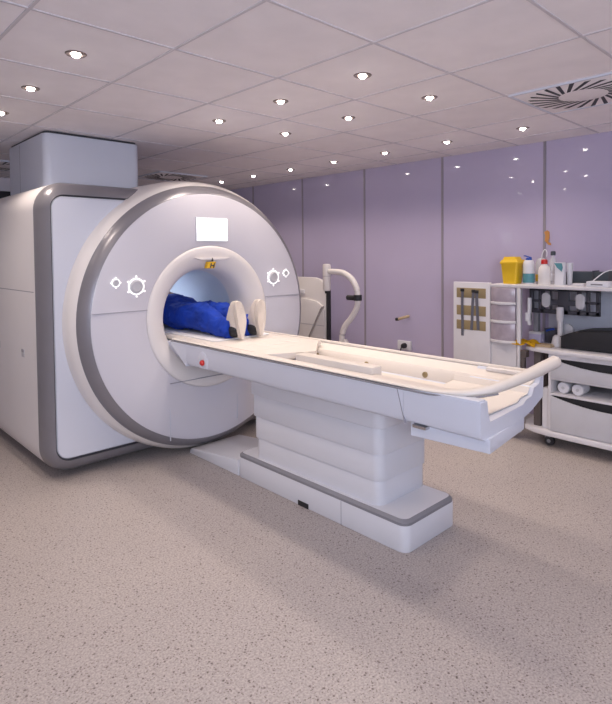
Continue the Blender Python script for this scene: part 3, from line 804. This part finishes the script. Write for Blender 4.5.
# charcoal frame hanging under the shelf
q = thing('monitor_mount', 'charcoal slotted mounting frame with white ovals under the top shelf', 'mount', (4.5, 1.77, .765))
b = NB()
fy0, fy1, fz0, fz1 = 1.50, 2.045, 1.015, 1.215
for z0, z1 in ((fz0, fz0+.035), (fz1-.02, fz1), ): bx(b, 4.49, 4.515, fy0, fy1, z0, z1, .004)
for y0, y1 in ((fy0, fy0+.03), (fy1-.03, fy1), (1.73, 1.815), (1.575, 1.60), (1.925, 1.95), (1.64, 1.67), (1.865, 1.88)): bx(b, 4.49, 4.515, y0, y1, fz0, fz1, .003)
bx(b, 4.49, 4.515, fy0, 1.62, 1.105, 1.125, .003); bx(b, 4.49, 4.515, 1.93, fy1, 1.105, 1.125, .003); bx(b, 4.492, 4.513, 1.68, 1.88, 1.085, 1.13, .003)
obj('back_frame', b, M['frame'], q)
for y in (1.905, 1.64):
    b = NB(); prism(b, rrect(y-.034, y+.034, 1.065, 1.185, .033, 6), 'x', 4.478, 4.493, .004); obj('oval_pad', b, M['cart'], q)
b = NB(); bx(b, 4.515, 4.53, 1.74, 1.80, 1.02, CEIL*0+1.228, .003); obj('hanger', b, M['frame'], q)
b = NB(); lathe(b, [(.02, .80), (.02, 1.07)], (4.47, 1.785, 0), 14); lathe(b, [(.026, .97), (.028, .975), (.028, 1.07), (.024, 1.075)], (4.465, 1.785, 0), 14); obj('mount_pole', b, M['cart'], q)
b = NB(); lathe(b, [(.055, .766), (.05, .79), (.04, .835), (.025, .85)], (4.47, 1.80, 0), 18); obj('pole_foot', b, M['cart'], q)
b = NB(); lathe(b, [(.02, -.02), (.05, -.012), (.05, .012), (.02, .02)], (4.53, 1.755, .89), 18, 'x'); obj('pole_joint', b, M['drawer'], q)

# things on the desk
ZD = .765
q = thing('padded_cushion', 'black curved padded cushion lying on the cart desk', 'cushion', (4.45, 1.4, ZD))
pts = [(1.74, ZD+.002), (1.74, ZD+.085), (1.70, ZD+.115), (1.60, ZD+.142), (1.45, ZD+.158), (1.30, ZD+.16), (1.15, ZD+.15), (1.02, ZD+.11), (.98, ZD+.05), (.98, ZD+.002)]
b = NB(); prism(b, pts, 'x', 4.36, 4.66, .012); obj('pad', b, M['black'], q)
b = NB(); tube(b, [(4.362, 1.74, ZD+.09), (4.362, 1.60, ZD+.146), (4.362, 1.45, ZD+.162), (4.362, 1.30, ZD+.164), (4.362, 1.15, ZD+.154), (4.362, 1.02, ZD+.112)], .004, 6); obj('piping', b, M['shoe'], q)
b = NB(); n0 = 12
G = [[None]*n0 for _ in range(n0)]
for i in range(n0):
    for j in range(n0):
        u, v = i/(n0-1), j/(n0-1)
        x = 4.24+.14*u+.02*math.sin(5*v); y = 1.885+.21*v+.02*math.sin(4*u)
        z = ZD+.004+.05*abs(noise.noise(Vector((u*3, v*4, .3))))+.03*math.sin(PI*u)*math.sin(PI*v)
        if u < .12: x += .02*noise.noise(Vector((v*9, 1, 2)))
        G[i][j] = b.verts.new((x, y, z))
for i in range(n0-1):
    for j in range(n0-1): b.faces.new((G[i][j], G[i+1][j], G[i+1][j+1], G[i][j+1]))
bmesh.ops.solidify(b, geom=b.faces[:], thickness=.003)
single('cleaning_cloth', b, M['yellowc'], 'crumpled yellow cloth at the left corner of the cart desk', 'cloth', (4.31, 1.98, ZD))
b = NB(); taper(b, (4.37, 1.87), ZD, ZD+.018, .05, .045, .07, .06, .02)
single('paper_packet', b, M['kraft'], 'flat beige paper packet right of the yellow cloth', 'packet', (4.37, 1.87, ZD))
q = thing('card_box', 'small lilac card box standing behind the yellow cloth', 'box', (4.55, 2.0, ZD))
obj('box_body', box(4.50, 4.60, 1.955, 2.05, ZD, ZD+.085, .002), M['lilac'], q)
obj('box_lid', box(4.497, 4.603, 1.952, 2.053, ZD+.07, ZD+.088, .003), M['cart'], q)
q = thing('dark_basket', 'dark grey basket with blue item right of the lilac box', 'basket', (4.60, 1.90, ZD))
b = NB(); taper(b, (4.60, 1.895), ZD, ZD+.115, .045, .055, .045, .058, .02); obj('basket_body', b, M['frame'], q)
b = NB(); tube(b, [(4.545, 1.925, ZD+.10), (4.54, 1.90, ZD+.112), (4.545, 1.86, ZD+.12)], .008, 8); obj('blue_handle', b, M['bcap'], q)
for y, w, lb in ((1.69, .05, 'white roll on the open shelf, left one beside the cart side'), (1.585, .06, 'white roll on the open shelf, right of the first roll')):
    q = thing('paper_roll', lb, 'roll', (4.35, y, .553-.12), 'white rolls on the open cart shelf')
    zc = .433+.043
    b = NB(); lathe(b, [(.012, -.07), (.038, -.07), (.043, -.064), (.043, .064), (.038, .07), (.012, .07)], (4.36, y, zc), 20, 'x'); obj('roll_body', b, M['white'], q)
    b = NB(); lathe(b, [(.012, -.071), (.012, .071)], (4.36, y, zc), 12, 'x'); obj('roll_core', b, M['drawer'], q)

# ------------------------------------------------------------------ light
def lamp(name, kind, loc, energy, col, **kw):
    l = bpy.data.lights.new(name, kind); l.energy = energy; l.color = col
    for k, v in kw.items(): setattr(l, k, v)
    o = bpy.data.objects.new(name, l); COL.objects.link(o); o.location = loc; return o
WARM = (1.0, .85, .73)
for (p, l) in spots:
    lamp('downlight_lamp', 'SPOT', (p[0], p[1], CEIL-.02), 23, WARM, spot_size=math.radians(125), spot_blend=.8, shadow_soft_size=.08)
# unseen lamps added on the tile grid, some to brighten the scanner's left side
for x, y in ((tile(0, -1)), (tile(1, -1)), (tile(-2, -1)), (tile(-2, 0)), (tile(0, -3)), (tile(3, -2)), (tile(-2, -3))) and [(tile(i, j)[0], tile(i, j)[1]) for i, j in ((0, -2), (1, -2), (3, -2), (-3, -1), (-3, 1), (-3, 3), (-3, 4), (0, -4), (-3, -4))]:
    lamp('downlight_lamp', 'SPOT', (x, y, CEIL-.02), 23, WARM, spot_size=math.radians(125), spot_blend=.8, shadow_soft_size=.08)
a = lamp('cool_fill_light', 'AREA', (-.9, -1.6, 1.7), 88, (.72, .82, 1.0), shape='RECTANGLE', size=1.6, size_y=1.2)  # unseen cool fill lamp added behind the camera
a.rotation_euler = (math.radians(101), 0, math.radians(-32))
f_ = lamp('bore_light', 'AREA', (AX, 4.9, 1.36), 5, (.78, .88, 1.0), shape='RECTANGLE', size=.25, size_y=1.0)
w = bpy.data.worlds.new('world'); bpy.context.scene.world = w; w.use_nodes = True
w.node_tree.nodes['Background'].inputs['Color'].default_value = (.8, .8, .9, 1)
w.node_tree.nodes['Background'].inputs['Strength'].default_value = .3

# ------------------------------------------------------------------ camera
yaw, pitch, roll, F, cy = .7589, -.0335, -.0093, 552.56, 273.1
f = Vector((math.sin(yaw)*math.cos(pitch), math.cos(yaw)*math.cos(pitch), math.sin(pitch)))
r = Vector((math.cos(yaw), -math.sin(yaw), 0)); u = r.cross(f)
r2 = r*math.cos(roll)+u*math.sin(roll); u2 = u*math.cos(roll)-r*math.sin(roll)
cam = bpy.data.cameras.new('camera'); co = bpy.data.objects.new('camera', cam); COL.objects.link(co)
Mx = Matrix(((r2.x, u2.x, -f.x, 0), (r2.y, u2.y, -f.y, 0), (r2.z, u2.z, -f.z, H), (0, 0, 0, 1)))
co.matrix_world = Mx
cam.sensor_fit = 'VERTICAL'; cam.sensor_height = 24; cam.lens = 24*F/704
cam.shift_y = (cy-352)/704; cam.clip_start = .02
bpy.context.scene.camera = co
sc = bpy.context.scene
sc.view_settings.view_transform = 'Standard'
sc.view_settings.look = 'None'; sc.view_settings.exposure = 0.0
sc.cycles.max_bounces = 8; sc.cycles.diffuse_bounces = 5
sc.cycles.sample_clamp_indirect = 4.0
